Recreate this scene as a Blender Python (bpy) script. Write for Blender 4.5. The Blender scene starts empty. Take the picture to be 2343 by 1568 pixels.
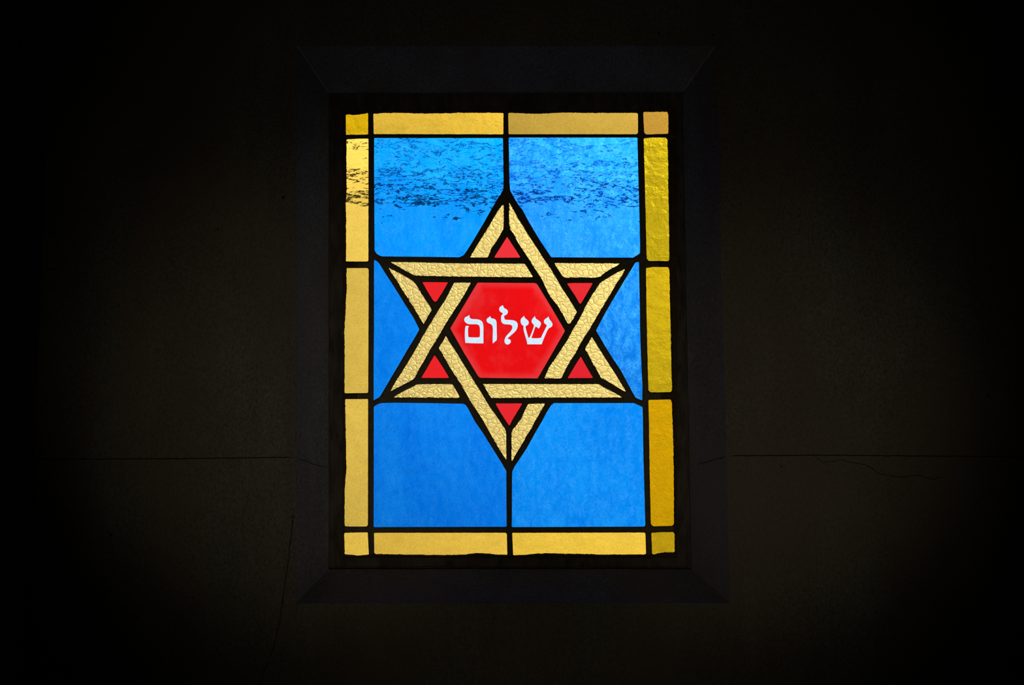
import bpy, math, random
import numpy as np
from mathutils import Vector, noise
from mathutils.geometry import tessellate_polygon, delaunay_2d_cdt

random.seed(7)
scn = bpy.context.scene
COL = scn.collection

# ------------------------------------------------------------------ camera
W, H = 2343.0, 1568.0
FPX = 3250.0
PITCH = math.radians(4.8)
CAM = Vector((0.0, -2.60, 1.60))
cam_data = bpy.data.cameras.new('camera')
cam_data.sensor_width = 36.0
cam_data.lens = FPX / W * 36.0
cam_data.clip_start = 0.05
cam = bpy.data.objects.new('camera', cam_data)
cam.location = CAM
cam.rotation_euler = (math.pi / 2 + PITCH, 0, 0)
COL.objects.link(cam)
scn.camera = cam

# ------------------------------------------------------------------ view
scn.view_settings.view_transform = 'Standard'
scn.view_settings.look = 'None'
scn.view_settings.exposure = 0.0
scn.view_settings.gamma = 1.0
scn.view_settings.use_curve_mapping = False

# ------------------------------------------------------------------ world: hazy bright sky outside
world = bpy.data.worlds.new('world')
scn.world = world
world.use_nodes = True
nt = world.node_tree
nt.nodes.clear()
w_out = nt.nodes.new('ShaderNodeOutputWorld')
w_bg = nt.nodes.new('ShaderNodeBackground')
w_tc = nt.nodes.new('ShaderNodeTexCoord')
w_sun = nt.nodes.new('ShaderNodeVectorMath'); w_sun.operation = 'DISTANCE'
sun_az, sun_el = math.radians(13), math.radians(15)
w_sun.inputs[1].default_value = (math.sin(sun_az) * math.cos(sun_el), math.cos(sun_az) * math.cos(sun_el), math.sin(sun_el))
w_ramp = nt.nodes.new('ShaderNodeValToRGB')
w_ramp.color_ramp.interpolation = 'EASE'
els = w_ramp.color_ramp.elements
els[0].position = 0.0; els[0].color = (1.5, 1.5, 1.45, 1)
els[1].position = 0.55; els[1].color = (0.24, 0.25, 0.27, 1)
e = els.new(0.13); e.color = (0.70, 0.70, 0.68, 1)
e = els.new(0.30); e.color = (0.44, 0.45, 0.46, 1)
w_n = nt.nodes.new('ShaderNodeTexNoise')
w_n.inputs['Scale'].default_value = 5.0
w_n.inputs['Detail'].default_value = 4.0
w_mr = nt.nodes.new('ShaderNodeMapRange')
w_mr.inputs['From Min'].default_value = 0.3; w_mr.inputs['From Max'].default_value = 0.7
w_mr.inputs['To Min'].default_value = 3.0; w_mr.inputs['To Max'].default_value = 3.4
nt.links.new(w_tc.outputs['Generated'], w_sun.inputs[0])
nt.links.new(w_sun.outputs['Value'], w_ramp.inputs['Fac'])
nt.links.new(w_ramp.outputs['Color'], w_bg.inputs['Color'])
nt.links.new(w_tc.outputs['Generated'], w_n.inputs['Vector'])
nt.links.new(w_n.outputs['Fac'], w_mr.inputs['Value'])
w_sep = nt.nodes.new('ShaderNodeSeparateXYZ')
w_el = nt.nodes.new('ShaderNodeMapRange')          # open sky is brighter than the haze bank low on the horizon
w_el.interpolation_type = 'SMOOTHSTEP'
w_el.inputs['From Min'].default_value = 0.172; w_el.inputs['From Max'].default_value = 0.228
w_el.inputs['To Min'].default_value = 1.0; w_el.inputs['To Max'].default_value = 1.4
w_mul = nt.nodes.new('ShaderNodeMath'); w_mul.operation = 'MULTIPLY'
nt.links.new(w_tc.outputs['Generated'], w_sep.inputs[0])
nt.links.new(w_sep.outputs['Z'], w_el.inputs['Value'])
nt.links.new(w_mr.outputs['Result'], w_mul.inputs[0])
nt.links.new(w_el.outputs['Result'], w_mul.inputs[1])
nt.links.new(w_mul.outputs[0], w_bg.inputs['Strength'])
nt.links.new(w_bg.outputs['Background'], w_out.inputs['Surface'])

# ------------------------------------------------------------------ dim unseen spots added to light the wall around the window
def spot(name, loc, aim, power, size_deg, color, radius):
    ld = bpy.data.lights.new(name, 'SPOT')
    ld.energy = power; ld.spot_size = math.radians(size_deg); ld.spot_blend = 1.0
    ld.color = color; ld.shadow_soft_size = radius
    lo = bpy.data.objects.new(name, ld)
    lo.location = loc
    lo.rotation_euler = (Vector(aim) - Vector(loc)).to_track_quat('-Z', 'Y').to_euler()
    COL.objects.link(lo)
spot('added_wall_spot', (0.45, -2.40, 1.02), (-0.36, 0.0, 1.70), 10.6, 21, (1.0, 0.97, 0.90), 0.06)
spot('added_wall_spot', (0.20, -2.40, 1.02), (0.45, 0.0, 1.68), 7.9, 21, (1.0, 0.97, 0.90), 0.06)
spot('added_wall_spot', (0.10, -2.40, 0.98), (0.05, 0.0, 1.80), 6.4, 46, (1.0, 0.97, 0.90), 0.10)

# ------------------------------------------------------------------ helpers
def P(px, py, Y=0.0):
    """the point at depth Y in the wall's own frame that the traced spot stands on"""
    a = (px - W / 2) / FPX
    b = (H / 2 - py) / FPX
    c, s = math.cos(PITCH), math.sin(PITCH)
    dy = c - b * s
    dz = s + b * c
    t = (Y - CAM.y) / dy
    return Vector((CAM.x + a * t, Y, CAM.z + dz * t))

def mk(name, verts, faces, mats, parent=None, fmat=None, smooth=False, org=None):
    me = bpy.data.meshes.new(name)
    if org is not None:
        verts = [Vector(v) - org for v in verts]
    me.from_pydata([tuple(v) for v in verts], [], faces)
    for m in (mats if isinstance(mats, (list, tuple)) else [mats]):
        me.materials.append(m)
    if fmat:
        for p, k in zip(me.polygons, fmat):
            p.material_index = k
    if smooth:
        for p in me.polygons:
            p.use_smooth = True
    me.update()
    o = bpy.data.objects.new(name, me)
    COL.objects.link(o)
    if parent:
        o.parent = parent
    return o

def empty(name, loc, **props):
    o = bpy.data.objects.new(name, None)
    o.empty_display_size = 0.1
    o.location = loc
    COL.objects.link(o)
    for k, v in props.items():
        o[k] = v
    return o

def slab(poly, y0, y1, holes=()):
    """solid plate from a traced outline; returns verts, faces (front faces first)"""
    loops = [poly] + list(holes)
    tri = tessellate_polygon([[Vector((x, -y, 0)) for x, y in lp] for lp in loops])
    flat = [q for lp in loops for q in lp]
    n = len(flat)
    V = [P(x, y, y0) for x, y in flat] + [P(x, y, y1) for x, y in flat]
    F = []
    nf = 0
    for t in tri:
        a, b, c = [V[i] for i in t]
        nrm = (b - a).cross(c - a)
        t = tuple(t) if nrm.y < 0 else (t[0], t[2], t[1])
        F.append(t); nf += 1
    for k in range(nf):
        t = F[k]
        F.append((t[0] + n, t[2] + n, t[1] + n))
    off = 0
    for li, lp in enumerate(loops):
        m = len(lp)
        ar = sum(lp[i][0] * lp[(i + 1) % m][1] - lp[(i + 1) % m][0] * lp[i][1] for i in range(m))
        for i in range(m):
            j = (i + 1) % m
            q = (off + i, off + j, off + j + n, off + i + n)
            out = (ar > 0) == (li == 0)      # clockwise on screen (y down) when ar > 0
            F.append(q if not out else q[::-1])
        off += m
    return V, F, nf

# ------------------------------------------------------------------ materials
def lin(c):
    return tuple((x / 255 / 12.92) if x / 255 <= 0.04045 else ((x / 255 + 0.055) / 1.055) ** 2.4 for x in c)

def tree(name):
    m = bpy.data.materials.new(name)
    m.use_nodes = True
    n = m.node_tree
    n.nodes.clear()
    o = n.nodes.new('ShaderNodeOutputMaterial')
    return m, n, o

def vec(n, scale, rot=(0, 0, 0), warp=0.0, warpscale=20.0, loc=(0, 0, 0)):
    tc = n.nodes.new('ShaderNodeTexCoord')
    src = tc.outputs['Object']
    if warp:
        wn = n.nodes.new('ShaderNodeTexNoise')
        wn.inputs['Scale'].default_value = warpscale
        wn.inputs['Detail'].default_value = 3
        n.links.new(src, wn.inputs['Vector'])
        sb = n.nodes.new('ShaderNodeVectorMath'); sb.operation = 'SUBTRACT'
        sb.inputs[1].default_value = (0.5, 0.5, 0.5)
        n.links.new(wn.outputs['Color'], sb.inputs[0])
        sc = n.nodes.new('ShaderNodeVectorMath'); sc.operation = 'SCALE'
        sc.inputs['Scale'].default_value = warp
        n.links.new(sb.outputs['Vector'], sc.inputs[0])
        ad = n.nodes.new('ShaderNodeVectorMath'); ad.operation = 'ADD'
        n.links.new(src, ad.inputs[0]); n.links.new(sc.outputs['Vector'], ad.inputs[1])
        src = ad.outputs['Vector']
    mp = n.nodes.new('ShaderNodeMapping')
    mp.inputs['Location'].default_value = loc
    mp.inputs['Rotation'].default_value = rot
    mp.inputs['Scale'].default_value = scale
    n.links.new(src, mp.inputs['Vector'])
    return mp.outputs['Vector']

def nz(n, v, scale=1.0, detail=4.0, rough=0.55):
    t = n.nodes.new('ShaderNodeTexNoise')
    t.inputs['Scale'].default_value = scale
    t.inputs['Detail'].default_value = detail
    t.inputs['Roughness'].default_value = rough
    n.links.new(v, t.inputs['Vector'])
    return t.outputs['Fac']

def mr(n, s, a, b, c, d, smooth=False):
    t = n.nodes.new('ShaderNodeMapRange')
    if smooth:
        t.interpolation_type = 'SMOOTHSTEP'
    t.inputs['From Min'].default_value = a; t.inputs['From Max'].default_value = b
    t.inputs['To Min'].default_value = c; t.inputs['To Max'].default_value = d
    n.links.new(s, t.inputs['Value'])
    return t.outputs['Result']

def ma(n, op, a, b):
    t = n.nodes.new('ShaderNodeMath'); t.operation = op
    for i, x in enumerate((a, b)):
        if isinstance(x, (int, float)):
            t.inputs[i].default_value = x
        else:
            n.links.new(x, t.inputs[i])
    return t.outputs[0]

def mixc(n, f, a, b):
    t = n.nodes.new('ShaderNodeMix'); t.data_type = 'RGBA'
    for nm, x in ((6, a), (7, b)):
        if isinstance(x, tuple):
            t.inputs[nm].default_value = (*x[:3], 1)
        else:
            n.links.new(x, t.inputs[nm])
    if isinstance(f, (int, float)):
        t.inputs[0].default_value = f
    else:
        n.links.new(f, t.inputs[0])
    return t.outputs[2]

def bump(n, h, dist, strength=1.0, nrm=None):
    t = n.nodes.new('ShaderNodeBump')
    t.inputs['Strength'].default_value = strength
    t.inputs['Distance'].default_value = dist
    n.links.new(h, t.inputs['Height'])
    if nrm is not None:
        n.links.new(nrm, t.inputs['Normal'])
    return t.outputs['Normal']

def glass(n, o, color, normal=None, ior=1.45, rough=0.0):
    g = n.nodes.new('ShaderNodeBsdfGlass')
    g.inputs['IOR'].default_value = ior
    g.inputs['Roughness'].default_value = rough
    if isinstance(color, tuple):
        g.inputs['Color'].default_value = (*color[:3], 1)
    else:
        n.links.new(color, g.inputs['Color'])
    if normal is not None:
        n.links.new(normal, g.inputs['Normal'])
    n.links.new(g.outputs['BSDF'], o.inputs['Surface'])

def smooth_back():
    m, n, o = tree('smooth glass back')
    glass(n, o, (1, 1, 1))
    return m
M_BACK = smooth_back()

def dimmer(c, k):
    return tuple(x * k for x in c)

def blue_glass(name, tint, deep, seed=0, wrinkle=1.0, light=0.3):
    """streaky rolled glass: two tones of blue in soft vertical streaks, painted sparkles, a wrinkled skin"""
    m, n, o = tree(name)
    s1 = nz(n, vec(n, (16, 1, 6), loc=(seed, 0, 0), warp=0.02), 1, 5, 0.6)
    f1 = mr(n, s1, 0.32, 0.68, 0, 1, True)
    s2 = nz(n, vec(n, (120, 1, 45), loc=(seed, 0, seed)), 1, 5, 0.7)
    f2 = mr(n, s2, 0.3, 0.72, 0, 1)
    f = ma(n, 'ADD', ma(n, 'MULTIPLY', f1, 0.55), ma(n, 'MULTIPLY', f2, 0.45))
    c = mixc(n, f, deep, tint)
    s4 = nz(n, vec(n, (75, 1, 38), loc=(seed, 0, 3), warp=0.02, warpscale=40), 1, 5, 0.65)
    s5 = nz(n, vec(n, (330, 200, 260), rot=(0.4, 0.5, 0.3), loc=(seed, 0, 5)), 1, 3, 0.7)
    lf = ma(n, 'MULTIPLY', mr(n, s4, 0.40, 0.68, 0, light), mr(n, s5, 0.38, 0.62, 0.35, 1.5))
    c = mixc(n, lf, c, (0.045, 0.34, 0.80))
    c = mixc(n, mr(n, s5, 0.50, 0.25, 0, 0.5), c, dimmer(deep, 0.7))
    s3 = nz(n, vec(n, (900, 1, 700), loc=(seed, 0, 0)), 1, 2, 0.6)
    spark = mr(n, s3, 0.68, 0.80, 0.0, 0.45)  # small sparkles put in as pale dots of colour
    c = mixc(n, spark, c, (0.25, 0.62, 1.0))
    v = vec(n, (25, 1, 44), loc=(seed * 1.7, 0, 0), warp=0.014, warpscale=45)
    h = nz(n, v, 1, 1.8, 0.5)
    big = nz(n, vec(n, (9, 1, 14), loc=(0, 0, seed)), 1, 2, 0.5)
    hh = ma(n, 'MULTIPLY', h, mr(n, big, 0.35, 0.65, 0.55, 1.35))
    fz = nz(n, vec(n, (260, 1, 420), loc=(seed, 0, 0)), 1, 2, 0.6)
    b = bump(n, ma(n, 'ADD', hh, ma(n, 'MULTIPLY', fz, 0.022)), 0.0013 * wrinkle)
    glass(n, o, c, b)
    return m

def gold_glass(name, tint, deep, seed=0, wrinkle=1.0, wr2=0.0, rough=0.0):
    """rolled amber cathedral glass with a fine orange-peel grain"""
    m, n, o = tree(name)
    a = nz(n, vec(n, (30, 1, 30), loc=(seed, 0, seed), warp=0.03), 1, 4, 0.6)
    g = nz(n, vec(n, (560, 300, 560), rot=(0.5, 0.6, 0.4), loc=(seed, 0, 0)), 1, 3, 0.7)
    f = ma(n, 'ADD', ma(n, 'MULTIPLY', mr(n, a, 0.3, 0.7, 0, 1), 0.55), ma(n, 'MULTIPLY', mr(n, g, 0.3, 0.7, 0, 1), 0.45))
    c = mixc(n, f, deep, tint)
    c = mixc(n, mr(n, g, 0.52, 0.28, 0, 0.8), c, dimmer(deep, 0.70))
    h = nz(n, vec(n, (22, 1, 48), loc=(seed, 0, 0), warp=0.015), 1, 3.0, 0.5)
    b = bump(n, h, 0.0010 * wrinkle)
    if wr2:
        h2 = nz(n, vec(n, (50, 1, 50), loc=(0, 0, seed), warp=0.03), 1, 3, 0.55)
        b = bump(n, h2, 0.003 * wr2, 1.0, b)
    glass(n, o, c, b, rough=rough)
    return m

def hammered_glass(name, tint, seed=0, rot=0.0):
    """pale amber glass pressed with irregular pebbles"""
    m, n, o = tree(name)
    v = vec(n, (88, 0.001, 112), rot=(0, rot, 0), warp=0.010, warpscale=110, loc=(seed, 0, 0))
    vo = n.nodes.new('ShaderNodeTexVoronoi')
    vo.feature = 'DISTANCE_TO_EDGE'
    vo.voronoi_dimensions = '3D'
    vo.inputs['Scale'].default_value = 1.0
    n.links.new(v, vo.inputs['Vector'])
    e = vo.outputs['Distance']
    dome = mr(n, e, 0.0, 0.17, 0.0, 1.0, True)
    fine = nz(n, vec(n, (420, 1, 420)), 1, 3, 0.6)
    hgt = ma(n, 'ADD', dome, ma(n, 'MULTIPLY', fine, 0.03))
    b = bump(n, hgt, -0.0010)
    g = nz(n, vec(n, (500, 1, 500), loc=(seed, 0, 0)), 1, 3, 0.6)
    c = mixc(n, mr(n, g, 0.3, 0.7, 0, 1), dimmer(tint, 0.84), dimmer(tint, 1.1))
    c = mixc(n, mr(n, e, 0.05, 0.0, 0, 0.5), c, (tint[0] * .45, tint[1] * .35, tint[2] * .15))
    glass(n, o, c, b)
    return m

def red_glass(name, tint, pink, seed=0, smudge=0.35, pale_edges=False):
    m, n, o = tree(name)
    a = nz(n, vec(n, (26, 1, 20), loc=(seed, 0, seed), warp=0.03), 1, 6, 0.65)
    g = nz(n, vec(n, (700, 1, 700)), 1, 2, 0.6)
    f = ma(n, 'MULTIPLY', mr(n, a, 0.50, 0.75, 0, smudge), mr(n, g, 0.2, 0.8, 0.3, 1.4))
    c = mixc(n, f, tint, pink)
    c = mixc(n, mr(n, g, 0.3, 0.75, 0, 0.22), c, (tint[0] * .7, tint[1] * .5, tint[2] * .5))
    if pale_edges:                                     # paler pink towards the six edges
        ctr = P(1162, 756, YG - 0.002) - P(1165, 1272, YG)
        u = (P(1262, 756, YG).x - P(1162, 756, YG).x) / 100
        sx = n.nodes.new('ShaderNodeSeparateXYZ')
        n.links.new(vec(n, (1, 1, 1), loc=(-ctr.x, 0, -ctr.z)), sx.inputs[0])
        ax = ma(n, 'ABSOLUTE', sx.outputs[0], 0); az = ma(n, 'ABSOLUTE', sx.outputs[2], 0)
        f = ma(n, 'MAXIMUM', ma(n, 'DIVIDE', az, 109 * u), ma(n, 'DIVIDE', ma(n, 'ADD', ax, ma(n, 'MULTIPLY', az, 0.6157)), 131 * u))
        ed = mr(n, f, 0.84, 1.0, 0.0, 0.6, True)
        c = mixc(n, ma(n, 'MULTIPLY', ed, mr(n, a, 0.3, 0.6, 0.5, 1.0)), c, pink)
    h = nz(n, vec(n, (60, 1, 60)), 1, 3, 0.5)
    glass(n, o, c, bump(n, h, 0.0003))
    return m

def letter_glass():
    m, n, o = tree('etched white glass')
    g = nz(n, vec(n, (160, 1, 160)), 1, 5, 0.7)
    c = mixc(n, mr(n, g, 0.35, 0.65, 0, 1), (0.64, 0.73, 0.80), (0.73, 0.79, 0.84))
    glass(n, o, c)
    return m

def rough_mat(name, c1, c2, rough=0.8, sx=20, sz=20, bd=0.001, bs=120, streak=None, metallic=0.0, pits=0.0, grain=0.0):
    m, n, o = tree(name)
    p = n.nodes.new('ShaderNodeBsdfPrincipled')
    n.links.new(p.outputs['BSDF'], o.inputs['Surface'])
    f = mr(n, nz(n, vec(n, (sx, sx, sz), warp=0.05, warpscale=4), 1, 7, 0.6), 0.32, 0.68, 0, 1)
    c = mixc(n, f, c1, c2)
    if streak:
        s = mr(n, nz(n, vec(n, (9, 9, 0.8), warp=0.04), 1, 5, 0.6), 0.42, 0.62, 0, 0.75)
        c = mixc(n, s, c, streak)
    fine = nz(n, vec(n, (bs, bs, bs)), 1, 6, 0.7)
    if pits:
        pv = nz(n, vec(n, (70, 70, 70)), 1, 3, 0.7)
        pf = mr(n, pv, 0.70, 0.76, 0, pits)
        c = mixc(n, pf, c, dimmer(c1, 0.25))
    if grain:
        gr = nz(n, vec(n, (260, 260, 170), rot=(0.3, 0.2, 0.4)), 1, 4, 0.75)
        c = mixc(n, mr(n, gr, 0.36, 0.64, 0, grain), c, dimmer(c1, 0.35))
        gr2 = nz(n, vec(n, (2.6, 2.6, 1.7), warp=0.2, warpscale=3), 1, 5, 0.6)
        c = mixc(n, mr(n, gr2, 0.45, 0.62, 0, 0.6), c, (c1[0] * 1.05, c1[1] * 0.86, c1[2] * 0.78))
    n.links.new(c, p.inputs['Base Color'])
    p.inputs['Roughness'].default_value = rough
    p.inputs['Metallic'].default_value = metallic
    p.inputs['Specular IOR Level'].default_value = 0.25
    n.links.new(bump(n, fine, bd, 0.6), p.inputs['Normal'])
    return m

M_WALL = rough_mat('olive limestone wall', (0.21, 0.19, 0.12), (0.33, 0.30, 0.20), 0.9, 5, 4, 0.0015, 160,
                   streak=(0.24, 0.165, 0.11), pits=0.8, grain=0.7)
M_SPLAY = rough_mat('blue grey painted stone', (0.21, 0.215, 0.222), (0.32, 0.32, 0.325), 0.85, 8, 5, 0.0015, 180,
                    streak=(0.23, 0.175, 0.145), pits=0.5, grain=0.7)
M_SIDE = rough_mat('side wall plaster', (0.10, 0.11, 0.14), (0.13, 0.14, 0.17), 0.9, 4, 2)
M_FRAME = rough_mat('brown painted frame', (0.06, 0.045, 0.030), (0.17, 0.125, 0.08), 0.7, 70, 22, 0.0015, 260)
M_PUTTY = rough_mat('old brown putty', (0.07, 0.045, 0.02), (0.13, 0.08, 0.035), 0.8, 140, 140, 0.002, 320)
M_LEAD = rough_mat('dark patinated lead', (0.13, 0.10, 0.045), (0.21, 0.155, 0.07), 0.55, 90, 90, 0.0008, 420)
M_GAP = rough_mat('dark mortar', (0.012, 0.011, 0.009), (0.02, 0.018, 0.014), 0.95)
M_DARK = rough_mat('weathered outside stone', (0.030, 0.027, 0.022), (0.05, 0.045, 0.035), 0.9)
M_DARK_BAR = rough_mat('added bar grey', (0.12, 0.12, 0.14), (0.18, 0.18, 0.20), 0.7)  # for the dark bars added outside the glass
M_FLOOR = rough_mat('dark stone floor', (0.05, 0.045, 0.04), (0.08, 0.07, 0.06), 0.7, 3, 3)
M_CEIL = rough_mat('dark plaster ceiling', (0.06, 0.055, 0.045), (0.08, 0.075, 0.06), 0.9, 3, 3)

# ------------------------------------------------------------------ traced outlines of the panes
K = 1568 / 240.0
def Z(o, pts):
    return [(o[0] + x / K, o[1] + y / K) for x, y in pts]
A, B, C, D, E, F_ = (1050, 420), (840, 570), (840, 700), (1250, 570), (1250, 700), (1040, 850)
KH = 1568 / 240.0
def ZH(pts):
    return [(1010 + x / KH, 640 + y / KH) for x, y in pts]

PANES = {}
# border (clockwise from the top left corner)
PANES['g_tl'] = [(791, 262), (812, 263.5), (828, 261), (842.4, 259), (842.6, 308.5), (791.5, 308.8)]
PANES['g_t1'] = [(854.3, 260), (890, 258.8), (930, 258.6), (958, 260), (1010, 259.6), (1060, 258.2), (1152, 258.6), (1151.8, 307.8), (855, 307.2)]
PANES['g_t2'] = [(1162.9, 258), (1200, 260), (1235, 260.6), (1290, 257.6), (1350, 258.6), (1457, 258.4), (1459.6, 260), (1459.8, 304), (1457, 307.5), (1163.5, 307.6)]
PANES['g_tr'] = [(1471.6, 256.6), (1500, 256), (1527, 256.6), (1529.2, 262), (1528.8, 280), (1529.5, 296), (1528.6, 306.6), (1478, 308), (1474, 304), (1472.6, 280)]
PANES['g_l1'] = [(792.6, 319), (820, 317.6), (843.2, 317.4), (843, 598), (840, 598.8), (791.6, 598.6), (792.2, 500), (791, 470), (793, 430)]
PANES['g_l2'] = [(792.8, 613.8), (840, 613.7), (843.6, 616), (843.2, 760), (842.6, 898.8), (840, 899.6), (788.4, 900.2), (788.6, 780), (787.8, 760), (790.4, 720), (791.5, 690), (793.4, 660)]
PANES['g_l3'] = [(789.6, 913.8), (842.4, 913.4), (842.2, 1060), (842, 1202), (839, 1205.2), (789.5, 1205), (788.2, 1198), (789, 1120), (792.4, 1075), (791.8, 1020), (790.4, 960)]
PANES['g_bl'] = [(787.5, 1219.6), (841.6, 1218.6), (842.6, 1240), (844.2, 1269.4), (820, 1271.4), (789, 1268.4)]
PANES['g_b1'] = [(855.8, 1219.6), (1157, 1219.4), (1159.7, 1222), (1160.8, 1270.2), (1135, 1269), (1120, 1267.5), (1092, 1265.6), (1065, 1269.4), (1000, 1270.4), (860, 1268.2), (856.4, 1266)]
PANES['g_b2'] = [(1172, 1219.6), (1474, 1219), (1476.8, 1221), (1478.2, 1268.6), (1445, 1269), (1390, 1269.4), (1372, 1269.8), (1345, 1268), (1290, 1267.2), (1250, 1266.2), (1220, 1267.6), (1205, 1270), (1174, 1270.6)]
PANES['g_br'] = [(1490.2, 1219.5), (1510, 1218.2), (1541, 1218), (1543.4, 1222), (1543.4, 1264), (1520, 1264), (1505, 1266.5), (1497, 1269), (1492, 1268)]
PANES['g_r3'] = [(1483.4, 915.6), (1534, 914.2), (1537.4, 922), (1539.6, 990), (1541, 1040), (1541.6, 1090), (1542, 1198), (1539, 1203.4), (1495, 1204.8), (1489, 1200), (1486, 1060), (1484.6, 960)]
PANES['g_r2'] = [(1478, 613.5), (1495, 611.2), (1529, 611.6), (1531.4, 616), (1532.6, 680), (1534.6, 760), (1536.6, 860), (1538, 893), (1535, 897.6), (1488, 898), (1483.4, 893), (1481, 800), (1479, 700)]
PANES['g_r1'] = [(1472.6, 317), (1490, 315), (1524, 315), (1527, 322), (1528.6, 370), (1529.6, 450), (1531, 540), (1531.2, 596), (1528, 597.8), (1484, 597.4), (1479.6, 592), (1476.8, 480), (1475, 400)]
# blue field
PANES['b_tl'] = [(856, 316), (1150.8, 316)] + Z(A, [(668, 0), (665, 80), (620, 170), (570, 245), (490, 380), (390, 560), (230, 830), (150, 960), (90, 1050)]) + \
    Z(B, [(1440, 95), (1380, 125), (900, 118), (230, 112), (200, 105), (140, 70), (112, 20)]) + [(856.6, 500), (856, 400)]
PANES['b_tr'] = [(1163.8, 315), (1458.4, 315), (1460.5, 400), (1462.8, 480), (1464.4, 560)] + Z(D, [(1400, 68), (1350, 98), (1300, 130), (700, 128), (70, 125)]) + \
    Z(A, [(1370, 1090), (1210, 850), (1060, 600), (990, 470), (945, 385), (905, 345), (840, 240), (800, 170), (765, 100), (757, 0)])
PANES['b_l'] = Z(B, [(103, 165), (140, 175), (185, 220), (270, 360), (400, 560), (550, 800), (700, 1040), (783, 1205)]) + \
    Z(C, [(700, 500), (590, 680), (470, 890), (350, 1090), (240, 1280), (185, 1370), (140, 1390), (98, 1418), (98, 900), (103, 300)])
PANES['b_r'] = Z(D, [(1330, 205), (1385, 190), (1393, 600), (1400, 1000)]) + Z(E, [(1400, 300), (1415, 750), (1437, 1200), (1435, 1415), (1380, 1395), (1330, 1370), (1200, 1130), (1110, 960), (1000, 800), (870, 590), (742, 370)]) + \
    Z(D, [(880, 960), (1000, 750), (1180, 450)])
PANES['b_bl'] = Z(C, [(100, 1510), (150, 1475), (210, 1455), (400, 1450), (900, 1455), (1440, 1465)]) + Z(F_, [(165, 500), (200, 550), (300, 740), (430, 930), (560, 1140), (680, 1330), (775, 1490)]) + \
    [(1158.8, 1140), (1159.4, 1205.8), (855, 1206.6)]
PANES['b_br'] = Z(E, [(100, 1455), (600, 1455), (1310, 1455), (1440, 1515)]) + [(1472.4, 1050), (1475, 1140), (1476.6, 1203), (1474, 1205.4), (1171, 1206.6)] + \
    Z(F_, [(860, 1568), (862, 1500), (900, 1420), (1000, 1270), (1080, 1150), (1200, 930), (1300, 760), (1380, 610), (1450, 500), (1480, 482)])
# pebbled star bars
PANES['s_1'] = Z(A, [(660, 312), (671, 330), (668, 690), (640, 730), (560, 870), (490, 960), (435, 1108), (165, 1108), (250, 960), (440, 655), (540, 485), (590, 400)])
PANES['s_2'] = Z(A, [(752, 285), (830, 420), (880, 520), (960, 640), (1050, 790), (1150, 940), (1270, 1130)]) + Z(D, [(0, 200), (60, 290), (150, 440), (250, 610), (330, 730), (410, 860), (458, 940), (410, 1030), (360, 1110), (335, 1130), (300, 1080), (270, 1020), (230, 950), (180, 860), (130, 800), (60, 710), (0, 600)]) + \
    Z(A, [(1250, 1450), (1180, 1340), (1070, 1170), (980, 1030), (920, 940), (870, 860), (820, 755), (770, 690), (755, 640), (750, 500)])
PANES['s_3'] = Z(B, [(350, 195), (700, 198), (1150, 210)]) + Z(A, [(0, 1195), (500, 1197), (970, 1200), (990, 1210), (1110, 1398), (1080, 1403), (0, 1393)]) + Z(B, [(1050, 405), (720, 398), (700, 393), (640, 362), (560, 315), (470, 265), (400, 225)])
PANES['s_4'] = Z(D, [(120, 210), (850, 213), (1100, 217), (1060, 250), (980, 290), (880, 350), (820, 400), (780, 423), (700, 430), (540, 423), (280, 432), (240, 400), (200, 340), (160, 280)])
PANES['s_5'] = Z(D, [(1178, 295), (1130, 400), (1060, 500), (970, 650), (900, 770), (840, 870), (760, 1000), (700, 1110), (640, 1210), (570, 1310)]) + Z(E, [(520, 545), (440, 700), (370, 810), (300, 930), (222, 1085)]) + \
    Z(F_, [(1340, 105), (1375, 20)]) + Z(E, [(60, 890), (150, 765), (200, 690), (270, 580), (330, 480), (400, 350), (460, 260), (530, 130), (590, 0)]) + Z(D, [(640, 765), (700, 660), (760, 570), (790, 520), (850, 478), (920, 435), (1000, 385), (1100, 330)])
PANES['s_6'] = Z(E, [(680, 465), (740, 560), (820, 690), (890, 800), (960, 910), (1040, 1030), (1110, 1150), (1195, 1280), (1175, 1284), (1090, 1235), (1000, 1180), (930, 1140), (850, 1095), (820, 1080), (760, 970), (700, 870), (640, 750), (600, 680), (577, 655), (600, 600), (640, 540)])
PANES['s_7'] = Z(F_, [(422, 187), (700, 190), (1200, 190)]) + Z(E, [(350, 1170), (780, 1170), (820, 1195), (900, 1240), (1000, 1290), (1080, 1335), (1135, 1370), (600, 1372), (0, 1372)]) + Z(F_, [(545, 398), (490, 300)])
PANES['s_8'] = Z(C, [(390, 1370), (470, 1320), (560, 1270), (660, 1220), (750, 1175), (900, 1170), (1275, 1170), (1320, 1250), (1390, 1365), (1370, 1377), (800, 1372)])
PANES['s_9'] = Z(B, [(1300, 505), (1555, 500), (1500, 600), (1450, 690), (1380, 800), (1320, 890), (1230, 1030), (1150, 1160), (1100, 1250), (1030, 1370)]) + Z(C, [(950, 640), (860, 810), (780, 940), (720, 1060), (690, 1100), (640, 1130), (560, 1170), (470, 1215), (400, 1255), (345, 1280), (430, 1130), (520, 990), (620, 830), (720, 660), (820, 480), (900, 340), (1000, 180)]) + \
    Z(B, [(1090, 880), (1160, 780), (1220, 660)])
PANES['s_10'] = Z(B, [(320, 280), (400, 320), (500, 370), (600, 425), (700, 490), (740, 540), (800, 640), (870, 760), (930, 840), (965, 915), (930, 970), (845, 1125), (800, 1050), (740, 950), (680, 850), (600, 720), (510, 590), (450, 480), (400, 410), (360, 350)])
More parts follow.
